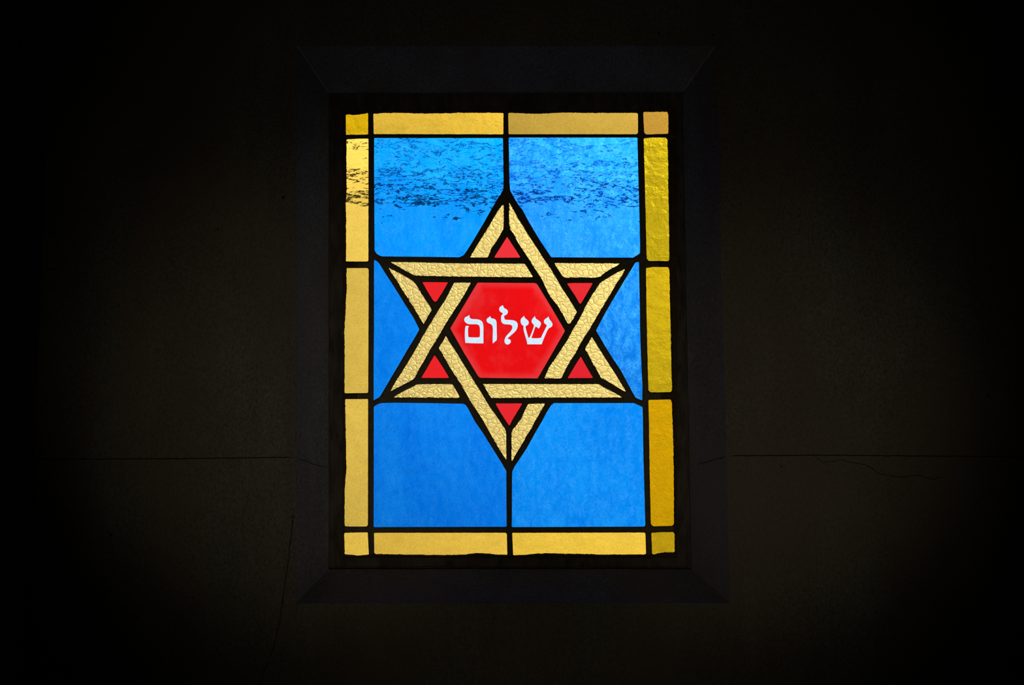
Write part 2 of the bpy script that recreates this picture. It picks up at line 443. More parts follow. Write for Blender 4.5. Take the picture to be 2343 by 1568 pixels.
PANES['s_11'] = Z(C, [(1175, 450), (1250, 570), (1330, 690), (1420, 840), (1500, 970)]) + Z(F_, [(300, 160), (400, 320), (520, 520), (620, 660), (700, 780), (760, 870), (775, 930), (772, 1000), (778, 1325), (760, 1310), (700, 1210), (600, 1050), (520, 900), (430, 740), (350, 610), (270, 500), (180, 340), (100, 200), (0, 50)]) + \
    Z(C, [(1220, 890), (1130, 730), (1070, 630), (1100, 580), (1150, 510)])
PANES['s_12'] = Z(F_, [(1100, 488), (1350, 478), (1345, 500), (1270, 630), (1150, 850), (1080, 960), (1020, 1070), (940, 1200), (860, 1345), (852, 1330), (852, 930), (870, 870), (930, 800), (1000, 700), (1050, 590)])
# red
PANES['r_top'] = Z(A, [(722, 798), (912, 1090), (918, 1110), (535, 1112), (530, 1100)])
PANES['r_tl'] = Z(B, [(825, 495), (1210, 498), (1200, 520), (1120, 660), (1035, 790), (1015, 793), (990, 775), (900, 630)])
PANES['r_tr'] = Z(D, [(308, 515), (400, 508), (695, 510), (640, 610), (520, 815), (508, 822), (495, 815), (430, 700), (370, 610)])
PANES['r_bl'] = Z(C, [(1008, 738), (1040, 780), (1120, 900), (1200, 1030), (1228, 1080), (808, 1080), (880, 960), (960, 820)])
PANES['r_br'] = Z(E, [(515, 758), (600, 910), (700, 1080), (318, 1083), (420, 910)])
PANES['r_bot'] = Z(F_, [(610, 480), (1015, 480), (960, 570), (880, 700), (820, 815), (760, 730), (690, 620)])
PANES['hex'] = ZH([(540, 45), (1400, 52), (1432, 70), (1640, 410), (1848, 768), (1640, 1130), (1440, 1478), (1000, 1475), (580, 1470), (552, 1450), (340, 1100), (132, 730), (340, 380)])

LETTERS = [
 ('mem', [(418, 522), (420, 550), (428, 572), (445, 585), (475, 590), (520, 592), (560, 598), (590, 612), (612, 635), (622, 665), (628, 710), (628, 830), (628, 955), (490, 953), (358, 948), (350, 860), (350, 780), (355, 725), (365, 690), (415, 695), (402, 715), (397, 760), (400, 830), (402, 858), (425, 862), (480, 864), (540, 864), (572, 860), (576, 820), (576, 750), (572, 710), (562, 685), (540, 672), (500, 668), (450, 668), (400, 665), (370, 650), (350, 630), (340, 605), (344, 580), (360, 560), (385, 548), (405, 538)]),
 ('vav', [(731, 545), (737, 565), (748, 578), (770, 582), (795, 590), (812, 605), (822, 630), (825, 660), (827, 780), (827, 900), (800, 930), (768, 958), (765, 900), (768, 800), (768, 730), (762, 695), (750, 675), (735, 665), (710, 655), (688, 640), (676, 618), (675, 598), (685, 580), (700, 568), (715, 558)]),
 ('lamed', [(920, 382), (928, 405), (940, 425), (965, 440), (985, 455), (993, 475), (990, 500), (975, 522), (955, 532), (942, 540), (938, 560), (942, 580), (955, 600), (990, 602), (1050, 605), (1095, 615), (1125, 635), (1140, 665), (1140, 700), (1125, 745), (1095, 785), (1050, 825), (1010, 860), (988, 880), (1000, 888), (1025, 895), (1037, 915), (1035, 940), (1015, 962), (990, 972), (965, 965), (948, 945), (942, 915), (948, 885), (965, 850), (1000, 810), (1040, 765), (1058, 730), (1060, 705), (1050, 685), (1030, 675), (990, 670), (945, 668), (915, 655), (897, 630), (892, 600), (892, 560), (898, 535), (912, 518), (918, 505), (905, 495), (885, 485), (868, 465), (863, 440), (870, 415), (890, 398), (910, 388)]),
 ('shin', [(1235, 538), (1240, 560), (1255, 578), (1280, 600), (1300, 620), (1306, 645), (1298, 670), (1280, 685), (1262, 695), (1258, 710), (1265, 745), (1280, 800), (1300, 870), (1320, 860), (1340, 815), (1360, 765), (1380, 705), (1384, 685), (1370, 665), (1352, 645), (1348, 620), (1355, 595), (1370, 575), (1398, 543), (1403, 565), (1415, 585), (1445, 605), (1475, 630), (1490, 655), (1483, 680), (1470, 710), (1455, 733), (1435, 718), (1410, 700), (1395, 730), (1372, 800), (1345, 874), (1400, 877), (1470, 873), (1490, 865), (1510, 820), (1540, 760), (1575, 690), (1568, 675), (1545, 660), (1533, 635), (1537, 605), (1555, 585), (1580, 570), (1602, 550), (1608, 575), (1620, 600), (1645, 630), (1660, 660), (1657, 690), (1640, 710), (1612, 725), (1590, 750), (1560, 815), (1530, 885), (1498, 968), (1390, 968), (1285, 968), (1275, 920), (1255, 850), (1232, 770), (1225, 715), (1230, 695), (1215, 685), (1195, 665), (1184, 635), (1184, 605), (1195, 580), (1215, 562)]),
]

def area(p):
    return 0.5 * sum(p[i][0] * p[(i + 1) % len(p)][1] - p[(i + 1) % len(p)][0] * p[i][1] for i in range(len(p)))
for k in PANES:
    if area(PANES[k]) < 0:
        PANES[k] = PANES[k][::-1]

def resample(poly, step):
    out = []
    n = len(poly)
    for i in range(n):
        a, b = np.array(poly[i]), np.array(poly[(i + 1) % n])
        m = max(1, int(round(np.linalg.norm(b - a) / step)))
        for j in range(m):
            out.append(a + (b - a) * j / m)
    return np.array(out)

def normals(p):
    d = np.roll(p, -1, 0) - np.roll(p, 1, 0)
    d /= np.maximum(np.linalg.norm(d, axis=1, keepdims=True), 1e-9)
    return np.stack([d[:, 1], -d[:, 0]], 1)      # outward for positive area, y down

OUT = (781.0, 249.0, 1552.0, 1279.0)             # where the putty meets the frame
def dense(key):
    poly = PANES[key]
    p = resample(poly, 2.2)
    p = 0.25 * np.roll(p, 1, 0) + 0.5 * p + 0.25 * np.roll(p, -1, 0)
    nrm = normals(p)
    s = hash_seed(key)
    amp = {'g': 0.22, 'b': 0.12, 's': 0.32, 'r': 0.18, 'h': 0.10}[key[0]]
    out = []
    for (x, y), (nx, ny) in zip(p, nrm):
        a = amp
        if key[0] == 'g' and ((nx < -.7 and x < 800) or (nx > .7 and x > 1520) or (ny < -.7 and y < 270) or (ny > .7 and y > 1255)):
            a = 0.7
        f = noise.noise(Vector((x * 0.33, y * 0.33, s))) * 1.5 + noise.noise(Vector((x * 0.09, y * 0.09, s + 9))) * 1.0
        out.append((x + nx * f * a, y + ny * f * a))
    return np.array(out)
def hash_seed(k):
    return float(sum(ord(ch) * (i + 3) for i, ch in enumerate(k)) % 97)
DENSE = {k: dense(k) for k in PANES}

# ------------------------------------------------------------------ the panel
YG = 0.095                                        # middle plane of the glass
ORG = P(1165, 1272, YG)
panel = empty('stained_glass_panel', ORG,
              label='leaded stained glass panel with gold six pointed star on blue, red centre and amber border',
              category='stained glass window')

def L(c, k=1.0):
    return tuple(min(1.0, v * k) for v in lin(c))

def pane(name, key, mat, label=None, holes=()):
    p = DENSE[key]
    q = p + normals(p) * 1.6
    V, F, nf = slab([tuple(v) for v in q], YG - 0.002, YG + 0.002, holes)
    o = mk(name, V, F, [mat, M_BACK], panel, [0] * nf + [1] * (len(F) - nf), org=ORG)
    if label:
        o['label'] = label
    return o

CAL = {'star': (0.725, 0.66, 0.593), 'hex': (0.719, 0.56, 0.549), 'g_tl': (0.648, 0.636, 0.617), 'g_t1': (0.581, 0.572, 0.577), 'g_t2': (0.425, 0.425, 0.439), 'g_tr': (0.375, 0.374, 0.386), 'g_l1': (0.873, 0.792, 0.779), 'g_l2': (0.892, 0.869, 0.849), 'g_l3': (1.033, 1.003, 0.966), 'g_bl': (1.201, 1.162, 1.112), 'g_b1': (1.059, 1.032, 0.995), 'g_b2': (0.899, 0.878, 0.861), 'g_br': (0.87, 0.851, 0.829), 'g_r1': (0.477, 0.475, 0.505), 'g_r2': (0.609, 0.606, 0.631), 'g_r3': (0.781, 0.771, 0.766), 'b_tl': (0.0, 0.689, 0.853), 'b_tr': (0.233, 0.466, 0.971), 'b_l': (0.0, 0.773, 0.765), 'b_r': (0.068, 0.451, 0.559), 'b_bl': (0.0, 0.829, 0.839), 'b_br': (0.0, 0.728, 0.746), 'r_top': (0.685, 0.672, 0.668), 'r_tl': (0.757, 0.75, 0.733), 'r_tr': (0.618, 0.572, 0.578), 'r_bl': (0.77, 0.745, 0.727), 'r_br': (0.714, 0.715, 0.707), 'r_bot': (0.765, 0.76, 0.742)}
#CALIBRATION#
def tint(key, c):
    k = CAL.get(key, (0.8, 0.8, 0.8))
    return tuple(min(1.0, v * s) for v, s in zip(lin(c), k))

GOLD = {
 'g_tl': ((218, 174, 16), 'deep amber corner pane', 0.3, 0.6), 'g_t1': ((231, 188, 62), None, 0.4, 0.3), 'g_t2': ((206, 168, 68), 'dull amber pane', 0.08, 0.1),
 'g_tr': ((203, 154, 58), 'brownish amber corner pane', 0.1, 0.1), 'g_l1': ((236, 206, 88), 'wrinkled pale amber pane', 0.5, 0.0),
 'g_l2': ((216, 182, 78), None, 0.5, 0.0), 'g_l3': ((214, 180, 76), None, 0.5, 0.0), 'g_bl': ((222, 184, 72), None, 0.5, 0.0),
 'g_b1': ((221, 181, 68), None, 0.5, 0.15), 'g_b2': ((236, 194, 66), None, 0.6, 0.25), 'g_br': ((186, 150, 18), 'dark olive amber corner pane', 0.4, 0.8),
 'g_r1': ((205, 176, 24), 'rippled mustard yellow pane', 0.5, 1.3), 'g_r2': ((205, 172, 22), 'mustard yellow pane', 0.4, 0.9), 'g_r3': ((204, 155, 8), 'deep amber pane', 0.4, 0.8),
}
for i, (k, (c, lb, w1, w2)) in enumerate(GOLD.items()):
    t = tint(k, c)
    m = gold_glass('amber glass ' + k[2:], tuple(min(1, v * 1.10) for v in t), dimmer(t, 0.86), i * 3.1, w1, w2, 0.0 if k.startswith('g_l') else 0.22)
    pane('corner_pane' if k in ('g_tl', 'g_tr', 'g_bl', 'g_br') else 'border_pane', k, m, lb)
BLUE = {
 'b_tl': ((10, 157, 244), 'wrinkled sky blue pane', 1.0), 'b_tr': ((46, 172, 252), 'wrinkled pale blue pane', 1.15), 'b_l': ((0, 129, 236), 'deep blue triangular pane', .6),
 'b_r': ((38, 150, 248), 'mottled light blue triangular pane', .8), 'b_bl': ((0, 121, 226), 'deep blue pane', .6), 'b_br': ((4, 143, 245), None, .8)}
for i, (k, (c, lb, wv)) in enumerate(BLUE.items()):
    t = tint(k, c)
    m = blue_glass('blue glass ' + k[2:], (min(1, t[0] * 1.6 + .004), min(1, t[1] * 1.22), min(1, t[2] * 1.05)), (t[0] * .45, t[1] * .80, t[2] * .94), i * 5.3 + 1, wv,
                   {'b_tl': .25, 'b_tr': .55, 'b_l': .10, 'b_r': .6, 'b_bl': .12, 'b_br': .3}[k])
    pane('blue_pane', k, m, lb)
for i in range(1, 13):
    k = 's_%d' % i
    m = hammered_glass('pebbled amber glass %d' % i, tint('star', (240, 218, 135)), i * 2.3, 0.6 * (i % 3 - 1))
    pane('star_bar', k, m)
for k, c in (('r_top', (240, 52, 60)), ('r_tl', (236, 38, 42)), ('r_tr', (236, 46, 52)), ('r_bl', (236, 36, 40)), ('r_br', (228, 38, 48)), ('r_bot', (232, 40, 48))):
    t = tint(k, c)
    pane('star_point_pane', k, red_glass('red glass ' + k[2:], t, (t[0], t[1] * 2.2 + .02, t[2] * 2.2 + .02), hash_seed(k), 0.15))

def catmull(pts):
    n = len(pts)
    p = [np.array(q, float) for q in pts]
    corner = []
    for i in range(n):
        a, b = p[i] - p[i - 1], p[(i + 1) % n] - p[i]
        ca = a.dot(b) / (np.linalg.norm(a) * np.linalg.norm(b) + 1e-9)
        corner.append(ca < math.cos(math.radians(48)))
    out = []
    for i in range(n):
        p0, p1, p2, p3 = p[i - 1], p[i], p[(i + 1) % n], p[(i + 2) % n]
        ln = np.linalg.norm(p2 - p1)
        t1 = (p2 - p1) if corner[i] else (p2 - p0) * ln / (np.linalg.norm(p2 - p1) + np.linalg.norm(p1 - p0))
        t2 = (p2 - p1) if corner[(i + 1) % n] else (p3 - p1) * ln / (np.linalg.norm(p3 - p2) + np.linalg.norm(p2 - p1))
        m = 1 if (corner[i] and corner[(i + 1) % n]) else 3
        for j in range(m):
            t = j / m
            h = (2 * t**3 - 3 * t**2 + 1) * p1 + (t**3 - 2 * t**2 + t) * t1 + (-2 * t**3 + 3 * t**2) * p2 + (t**3 - t**2) * t2
            out.append((float(h[0]), float(h[1])))
    return out
LP = [(nm, catmull(ZH(pts))) for nm, pts in LETTERS]
th = tint('hex', (236, 20, 24))
hexp = pane('hexagon_pane', 'hex', red_glass('red glass centre', th, (0.95 * th[0], min(1, th[1] * 3 + .03), min(1, th[2] * 3 + .03)), 3.0, 0.45, True),
            'bright red hexagonal pane with white Hebrew letters', holes=[q for _, q in LP])
M_LET = letter_glass()
for nm, q in LP:
    V, F, nf = slab(q, YG - 0.0021, YG + 0.0021)
    o = mk('letter', V, F, M_LET, hexp, org=ORG)
    o['label'] = 'white Hebrew letter ' + nm

# ------------------------------------------------------------------ lead cames and putty
pv, pe, pid, hgt = [], [], [], []
keys = list(PANES)
for ki, k in enumerate(keys):
    p = DENSE[k]
    b0 = len(pv)
    for q in p:
        pv.append(Vector((q[0], -q[1]))); pid.append(ki); hgt.append(0)
    for i in range(len(p)):
        pe.append((b0 + i, b0 + (i + 1) % len(p)))
b0 = len(pv)
fr = resample([(OUT[0], OUT[1]), (OUT[2], OUT[1]), (OUT[2], OUT[3]), (OUT[0], OUT[3])], 8)
for q in fr:
    pv.append(Vector((q[0], -q[1]))); hgt.append(3)
for i in range(len(fr)):
    pe.append((b0 + i, b0 + (i + 1) % len(fr)))
# distance tools
SEG = []; SID = []
for ki, k in enumerate(keys):
    p = np.array(PANES[k])
    for i in range(len(p)):
        SEG.append((*p[i], *p[(i + 1) % len(p)])); SID.append(ki)
fx = [(OUT[0], OUT[1]), (OUT[2], OUT[1]), (OUT[2], OUT[3]), (OUT[0], OUT[3])]
for i in range(4):
    SEG.append((*fx[i], *fx[(i + 1) % 4])); SID.append(len(keys))
SEG = np.array(SEG); SID = np.array(SID)
def dists(pts):
    pts = np.asarray(pts, float)
    res = np.full((len(pts), len(keys) + 1), 1e9)
    for s, i in zip(SEG, SID):
        a = s[:2]; d = s[2:] - a
        t = np.clip(((pts - a) @ d) / max(d @ d, 1e-9), 0, 1)
        dd = np.linalg.norm(pts - a - t[:, None] * d, axis=1)
        res[:, i] = np.minimum(res[:, i], dd)
    return res
def inside(pts, poly):
    pts = np.asarray(pts); x, y = pts[:, 0], pts[:, 1]
    c = np.zeros(len(pts), bool)
    n = len(poly)
    for i in range(n):
        x1, y1 = poly[i]; x2, y2 = poly[(i + 1) % n]
        if y1 == y2:
            continue
        m = ((y1 > y) != (y2 > y)) & (x < (x2 - x1) * (y - y1) / (y2 - y1) + x1)
        c ^= m
    return c
extra = []
for ring, (off, lev) in enumerate(((1.6, 1), (3.8, 2))):
    for k in keys:
        p = resample(PANES[k], 3.2)
        q = p + normals(p) * off
        extra += [(x, y, off, lev) for x, y in q]
ex = np.array(extra)
dd = dists(ex[:, :2])
ok = (ex[:, 0] > OUT[0] + 1) & (ex[:, 0] < OUT[2] - 1) & (ex[:, 1] > OUT[1] + 1) & (ex[:, 1] < OUT[3] - 1) & (dd[:, :-1].min(1) > ex[:, 2] * 0.8)
for k in keys:
    ok &= ~inside(ex[:, :2], PANES[k])
for x, y, off, lev in ex[ok]:
    pv.append(Vector((x, -y))); hgt.append(int(lev))
res = delaunay_2d_cdt(pv, pe, [], 0, 1e-4)
cv, cf, cov = res[0], res[2], res[3]
ch = [max((hgt[i] for i in ov), default=0) for ov in cov]
cen = np.array([((cv[f[0]] + cv[f[1]] + cv[f[2]]) / 3)[:] for f in cf]); cen[:, 1] *= -1
keep = (cen[:, 0] > OUT[0]) & (cen[:, 0] < OUT[2]) & (cen[:, 1] > OUT[1]) & (cen[:, 1] < OUT[3])
for k in keys:
    keep &= ~inside(cen, DENSE[k])
dc = dists(cen)
order = np.argsort(dc, axis=1)[:, :2]

def came_key(a, b):
    a, b = sorted((a, b))
    s = {a, b}
    if b == 'zframe' or a == 'zframe':
        o = a if b == 'zframe' else b
        if o in ('g_tl', 'g_t1', 'g_t2', 'g_tr'): return 'putty_t'
        if o in ('g_bl', 'g_b1', 'g_b2', 'g_br'): return 'putty_b'
        return 'putty_l' if o.startswith('g_l') else 'putty_r'
    left, right = {'g_l1', 'g_l2', 'g_l3'}, {'g_r1', 'g_r2', 'g_r3'}
    top, bot = {'g_t1', 'g_t2'}, {'g_b1', 'g_b2'}
    if s & left and not s <= (left | {'g_tl', 'g_bl'}): return 'v_left'
    if s & right and not s <= (right | {'g_tr', 'g_br'}): return 'v_right'
    if s in ({'g_tl', 'g_t1'}, {'g_bl', 'g_b1'}): return 'v_left'
    if s in ({'g_tr', 'g_t2'}, {'g_br', 'g_b2'}): return 'v_right'
    if s in ({'g_t1', 'g_t2'}, {'b_tl', 'b_tr'}): return 'v_top'
    if s in ({'g_b1', 'g_b2'}, {'b_bl', 'b_br'}): return 'v_bot'
    if 'g_tl' in s or 'g_tr' in s or s & top: return 'h_top'
    if 'g_bl' in s or 'g_br' in s or s & bot: return 'h_bot'
    T = {
     'out_ul': ['b_tl s_1', 'b_tl s_9'], 'out_ur': ['b_tr s_2', 's_2 s_4', 'r_tr s_2'],
     'top_up': ['b_tl s_3', 's_1 s_3', 'r_top s_3', 'b_tr s_4', 'b_tl b_l', 'b_r b_tr', 's_2 s_3'],
     'top_low': ['r_tl s_3', 's_3 s_9', 'hex s_3', 'r_tr s_4', 's_4 s_5', 's_10 s_3'],
     'l_out': ['b_l s_10'], 'l_in': ['r_tl s_10', 's_10 s_9'],
     's9_up': ['r_tl s_9', 'b_l s_9'], 's9_low': ['hex s_9', 's_11 s_9', 'r_bl s_9', 's_8 s_9'],
     's11_up': ['hex s_11', 's_11 s_7', 'r_bot s_11'], 's11_low': ['r_bl s_11', 's_11 s_8', 'b_bl s_11'],
     'bot_up': ['r_bl s_8', 'hex s_7', 's_5 s_7', 'r_br s_7', 's_6 s_7'],
     'bot_low': ['b_bl s_8', 'b_bl b_l', 'r_bot s_7', 's_12 s_7', 'b_br s_7', 'b_br b_r'],
     'r12_in': ['r_bot s_12'], 'r12_out': ['b_br s_12'], 'tip_low': ['s_11 s_12'], 'tip_up': ['s_1 s_2'],
     's2_low': ['r_top s_2', 'hex s_2', 's_2 s_5'], 's1_in': ['r_top s_1'],
     's5_up': ['r_tr s_5', 'hex s_5'], 's5_low': ['b_r s_5', 's_5 s_6', 'r_br s_5'],
     's6_out': ['b_r s_6'], 's6_in': ['r_br s_6'],
    }
    pr = ' '.join(sorted(s))
    for kk, v in T.items():
        if pr in v:
            return kk
    return None
names = keys + ['zframe']
lab = []
for i, (a, b) in enumerate(order):
    lab.append(came_key(names[a], names[b]) if keep[i] else '')
# triangles at odd corners join whatever came lies nearest
known = [i for i, l in enumerate(lab) if l]
kc = cen[known]
for i, l in enumerate(lab):
    if l is None:
        j = int(np.argmin(((kc - cen[i]) ** 2).sum(1)))
        lab[i] = lab[known[j]]
HL = {0: 0.0034, 1: 0.0044, 2: 0.0052, 3: 0.0052}
groups = {}
for i, l in enumerate(lab):
    if l:
        groups.setdefault(l, []).append(cf[i])
for gk, tris in groups.items():
    isp = gk.startswith('putty')
    use = sorted({v for t in tris for v in t})
    ix = {v: j for j, v in enumerate(use)}
    n = len(use)
    V = []
    for s in (-1, 1):
        for v in use:
            h = HL[ch[v]]
            x, y = cv[v].x, -cv[v].y
            if isp:
                h += 0.002 if ch[v] >= 2 else 0
            h += 0.0006 * noise.noise(Vector((x * 0.12, y * 0.12, 3.0)))
            V.append(P(x, y, YG + s * h))
    Fc = []; cnt = {}
    for t in tris:
        a, b, c = ix[t[0]], ix[t[1]], ix[t[2]]
        if (V[b] - V[a]).cross(V[c] - V[a]).y > 0:
            b, c = c, b
        Fc.append((a, b, c)); Fc.append((a + n, c + n, b + n))
        for e2 in ((a, b), (b, c), (c, a)):
            cnt[e2] = 1
    for (a, b) in list(cnt):
        if (b, a) not in cnt:
            Fc.append((b, a, a + n, b + n))
    mk('putty' if isp else 'lead_came', V, Fc, M_PUTTY if isp else M_LEAD, panel, smooth=False, org=ORG)

# ------------------------------------------------------------------ window frame around the panel
win = empty('window_1', ORG + Vector((0, 0, -0.03)), kind='structure')
WO = win.location.copy()
def ring_frame(name, outer, inner, y0, y1, mat):
    V, F, nf = slab(outer, y0, y1, [inner])
    return mk(name, V, F, mat, win, org=WO)
def jag(pts, step, amp, seed, closed=True):
    p = resample(pts, step)
    nr = normals(p)
    return [(float(x + nx * a), float(y + ny * a)) for (x, y), (nx, ny) in zip(p, nr)
            for a in [amp * noise.noise(Vector((x * 0.07, y * 0.07, seed))) * 1.6]]
inn = [(OUT[0] + 3, OUT[1] + 3), (OUT[2] - 3, OUT[1] + 3), (OUT[2] - 3, OUT[3] - 3), (OUT[0] + 3, OUT[3] - 3)]
mid = [(757, 232), (1573, 232), (1580, 1304), (755, 1304)]
ring_frame('window_frame', [(740, 205), (1590, 205), (1600, 1320), (740, 1320)], jag(inn, 9, 1.0, 4.0), YG - 0.010, YG + 0.012, M_FRAME)
ring_frame('frame_lip', [(738, 203), (1592, 203), (1602, 1322), (738, 1322)],
           jag([(764, 243), (1562, 243), (1573, 1298), (764, 1298)], 9, 1.6, 8.0), YG - 0.014, YG - 0.0095, M_FRAME)

# ------------------------------------------------------------------ stone splay (four slabs) around the opening
Y1 = 0.072
OT = [(680, 105), (1637, 105), (1671, 1381), (676, 1382)]
IN = [(752, 212), (1562, 210), (1582, 1303), (752, 1303)]
def splay(name, i, j, edge_in=0.9, mat=M_SPLAY):
    """slab with its sloping face between wall corner pair i,j and the inner corner pair, finely cut so its arrises waver"""
    N = 48
    V = []; F = []
    M = 6
    ylip = YG - 0.008
    rows = []
    for r in range(M + 1):
        t = r / M
        rows.append([(t, s / N) for s in range(N + 1)])
    grid = []
    for r in range(M + 1):
        t = r / M
        line = []
        for s in range(N + 1):
            u = s / N
            ox, oy = OT[i][0] + (OT[j][0] - OT[i][0]) * u, OT[i][1] + (OT[j][1] - OT[i][1]) * u
            ix_, iy = IN[i][0] + (IN[j][0] - IN[i][0]) * u, IN[i][1] + (IN[j][1] - IN[i][1]) * u
            a = P(ox, oy, -0.0004); b = P(ix_, iy, Y1)
            q = a.lerp(b, t)
            w = noise.noise(Vector((ox * 0.02, oy * 0.02, 5 + i))) * 0.0012
            q = q + Vector((0, w * (1 if 0 < t < 1 else 0.3), 0))
            line.append(len(V)); V.append(q)
        grid.append(line)
    # inner return running back to the frame
    line = []
    for s in range(N + 1):
        u = s / N
        ix_, iy = IN[i][0] + (IN[j][0] - IN[i][0]) * u, IN[i][1] + (IN[j][1] - IN[i][1]) * u
        b = P(ix_, iy, Y1)
        line.append(len(V)); V.append(Vector((b.x, ylip, b.z)))
    grid.append(line)
    # hidden back of the slab, buried in the wall
    cx, cz = P(1165, 760, Y1).x, P(1165, 760, Y1).z
    for (yy, grow) in ((ylip, 1.16), (0.02, 1.16)):
        line = []
        for s in range(N + 1):
            u = s / N
            ox, oy = OT[i][0] + (OT[j][0] - OT[i][0]) * u, OT[i][1] + (OT[j][1] - OT[i][1]) * u
            b = P(ox, oy, 0)
            line.append(len(V)); V.append(Vector((cx + (b.x - cx) * grow, yy, cz + (b.z - cz) * grow)))
        grid.append(line)
    R = len(grid)
    for r in range(R):
        r2 = (r + 1) % R
        for s in range(N):
            F.append((grid[r][s], grid[r2][s], grid[r2][s + 1], grid[r][s + 1]))
    F.append(tuple(grid[r][0] for r in range(R))[::-1])
    F.append(tuple(grid[r][N] for r in range(R)))
    o = mk(name, V, F, mat)
    o['kind'] = 'structure'
    return o
splay('trim_1', 0, 1)      # above
splay('trim_2', 1, 2)      # right
splay('trim_3', 2, 3)      # sill
splay('trim_4', 3, 0)      # left

# ------------------------------------------------------------------ back wall: stone courses with an open joint
def wavy(pts, amp, seed, step=14):
    out = []
    for (a, b) in zip(pts[:-1], pts[1:]):
        m = max(1, int(math.hypot(b[0] - a[0], b[1] - a[1]) / step))
        for j in range(m):
            x = a[0] + (b[0] - a[0]) * j / m; y = a[1] + (b[1] - a[1]) * j / m
            out.append((x, y + amp * (noise.noise(Vector((x * 0.05, seed, 0))) + 0.6 * noise.noise(Vector((x * 0.21, seed, 3))))))
    out.append(pts[-1])
    return out
XL, XR, YT, YB = -400, 4300, -1200, 3080
jl = wavy([(XL, 1053), (90, 1051.5), (400, 1050), (672, 1046.6)], 1.3, 1.0)
jr = wavy([(1669, 1043), (1900, 1042), (2200, 1044.5), (XR, 1050)], 1.5, 2.0)
lx = 677.5; rx = lambda y: 1637 + (y - 105) / 1276 * 34
upper = [(XL, YT), (XR, YT)] + [(x, y - 0.9) for x, y in jr[::-1]] + [(rx(1042), 1042), (1637, 105), (680, 105), (676.5, 500), (676, 1046)] + [(x, y - 0.9) for x, y in jl[::-1]]
lower = [(x, y + 0.9) for x, y in jl] + [(676, 1048), (676, 1382), (1671, 1381), (rx(1045), 1045)] + [(x, y + 0.9) for x, y in jr] + [(XR, YB), (XL, YB)]
V, F = [], []
fm = []
for poly in (upper, lower):
    v, f, nf = slab(poly, 0.0, 0.03)
    b0 = len(V)
    V += v; F += [tuple(i + b0 for i in t) for t in f]; fm += [0] * len(f)
def box(V, F, a, b):
    b0 = len(V)
    for z in (a[2], b[2]):
        for y in (a[1], b[1]):
            for x in (a[0], b[0]):
                V.append(Vector((x, y, z)))
    for q in ((0, 1, 5, 4), (1, 3, 7, 5), (3, 2, 6, 7), (2, 0, 4, 6), (4, 5, 7, 6), (0, 2, 3, 1)):
        F.append(tuple(b0 + i for i in q))
wl, wr = P(XL, 784, 0).x, P(XR, 784, 0).x
zb, ztp = 0.0, P(1171, YT, 0).z
tl, br = P(735, 200, Y1), P(1605, 1325, Y1)
# mortar bed behind the face stones and the core of the wall around the opening
k0 = len(F)
g = 0.075
for (a, b) in (((wl, 0.031, zb), (tl.x - g, 0.12, ztp)), ((br.x + g, 0.031, zb), (wr, 0.12, ztp)),
               ((tl.x - g, 0.031, tl.z + g), (br.x + g, 0.12, ztp)), ((tl.x - g, 0.031, zb), (br.x + g, 0.12, br.z - g))):
    box(V, F, a, b)
fm += [1] * (len(F) - k0)
# outer half of the wall with a flared outside reveal
k0 = len(F)
ys, ye = 0.121, 0.42
fl = 0.12
i0 = [P(768, 236, YG), P(1562, 236, YG), P(1574, 1296, YG), P(768, 1296, YG)]
inner = [Vector((i0[q].x, ys, i0[q].z)) for q in range(4)]
o2 = [Vector((i0[0].x - fl, ye, i0[0].z + fl)), Vector((i0[1].x + fl, ye, i0[1].z + fl)),
      Vector((i0[2].x + fl, ye, i0[2].z - fl)), Vector((i0[3].x - fl, ye, i0[3].z - fl))]
cor = [(wl, ztp), (wr, ztp), (wr, zb), (wl, zb)]
b0 = len(V)
V += inner + o2 + [Vector((x, ys, z)) for x, z in cor] + [Vector((x, ye, z)) for x, z in cor]
for q in range(4):
    r = (q + 1) % 4
    F.append((b0 + q, b0 + r, b0 + 4 + r, b0 + 4 + q))
    F.append((b0 + q, b0 + 8 + q, b0 + 8 + r, b0 + r))
    F.append((b0 + 4 + q, b0 + 4 + r, b0 + 12 + r, b0 + 12 + q))
    F.append((b0 + 8 + q, b0 + 12 + q, b0 + 12 + r, b0 + 8 + r))
fm += [2] * (len(F) - k0)
wall = mk('wall_back', V, F, [M_WALL, M_GAP, M_DARK], None, fm)
wall['kind'] = 'structure'

# hairline cracks in the stone face
def crack(pts, w, seed, parent=None, deep=None):
    deep = deep or (lambda x, y: 0.0)
    line = []
    for (a, b) in zip(pts[:-1], pts[1:]):
        m = max(1, int(math.hypot(b[0] - a[0], b[1] - a[1]) / 6))
        for j in range(m):
            line.append((a[0] + (b[0] - a[0]) * j / m, a[1] + (b[1] - a[1]) * j / m))
    line.append(pts[-1])
    V, F = [], []
    for k, (x, y) in enumerate(line):
        dx = line[min(k + 1, len(line) - 1)][0] - line[max(k - 1, 0)][0]
        dy = line[min(k + 1, len(line) - 1)][1] - line[max(k - 1, 0)][1]
        l = math.hypot(dx, dy) or 1
        nx, ny = -dy / l, dx / l
        o = 2.2 * noise.noise(Vector((x * .06, y * .06, seed)))
        ww = w * (0.5 + 0.9 * abs(noise.noise(Vector((x * .1, y * .1, seed + 4))))) * (1 if 0 < k < len(line) - 1 else 0.1)
        for s in (-1, 1):
            V.append(P(x + nx * (o + s * ww), y + ny * (o + s * ww), deep(x, y) - 0.0006))
        V.append(P(x + nx * o, y + ny * o, deep(x, y) + 0.003))
    for k in range(len(line) - 1):
        a = 3 * k; b = a + 3
        F += [(a, a + 1, b + 1, b), (a + 1, a + 2, b + 2, b + 1), (a + 2, a, b, b + 2)]
    o = mk('crack', V, F, M_GAP, parent or wall)
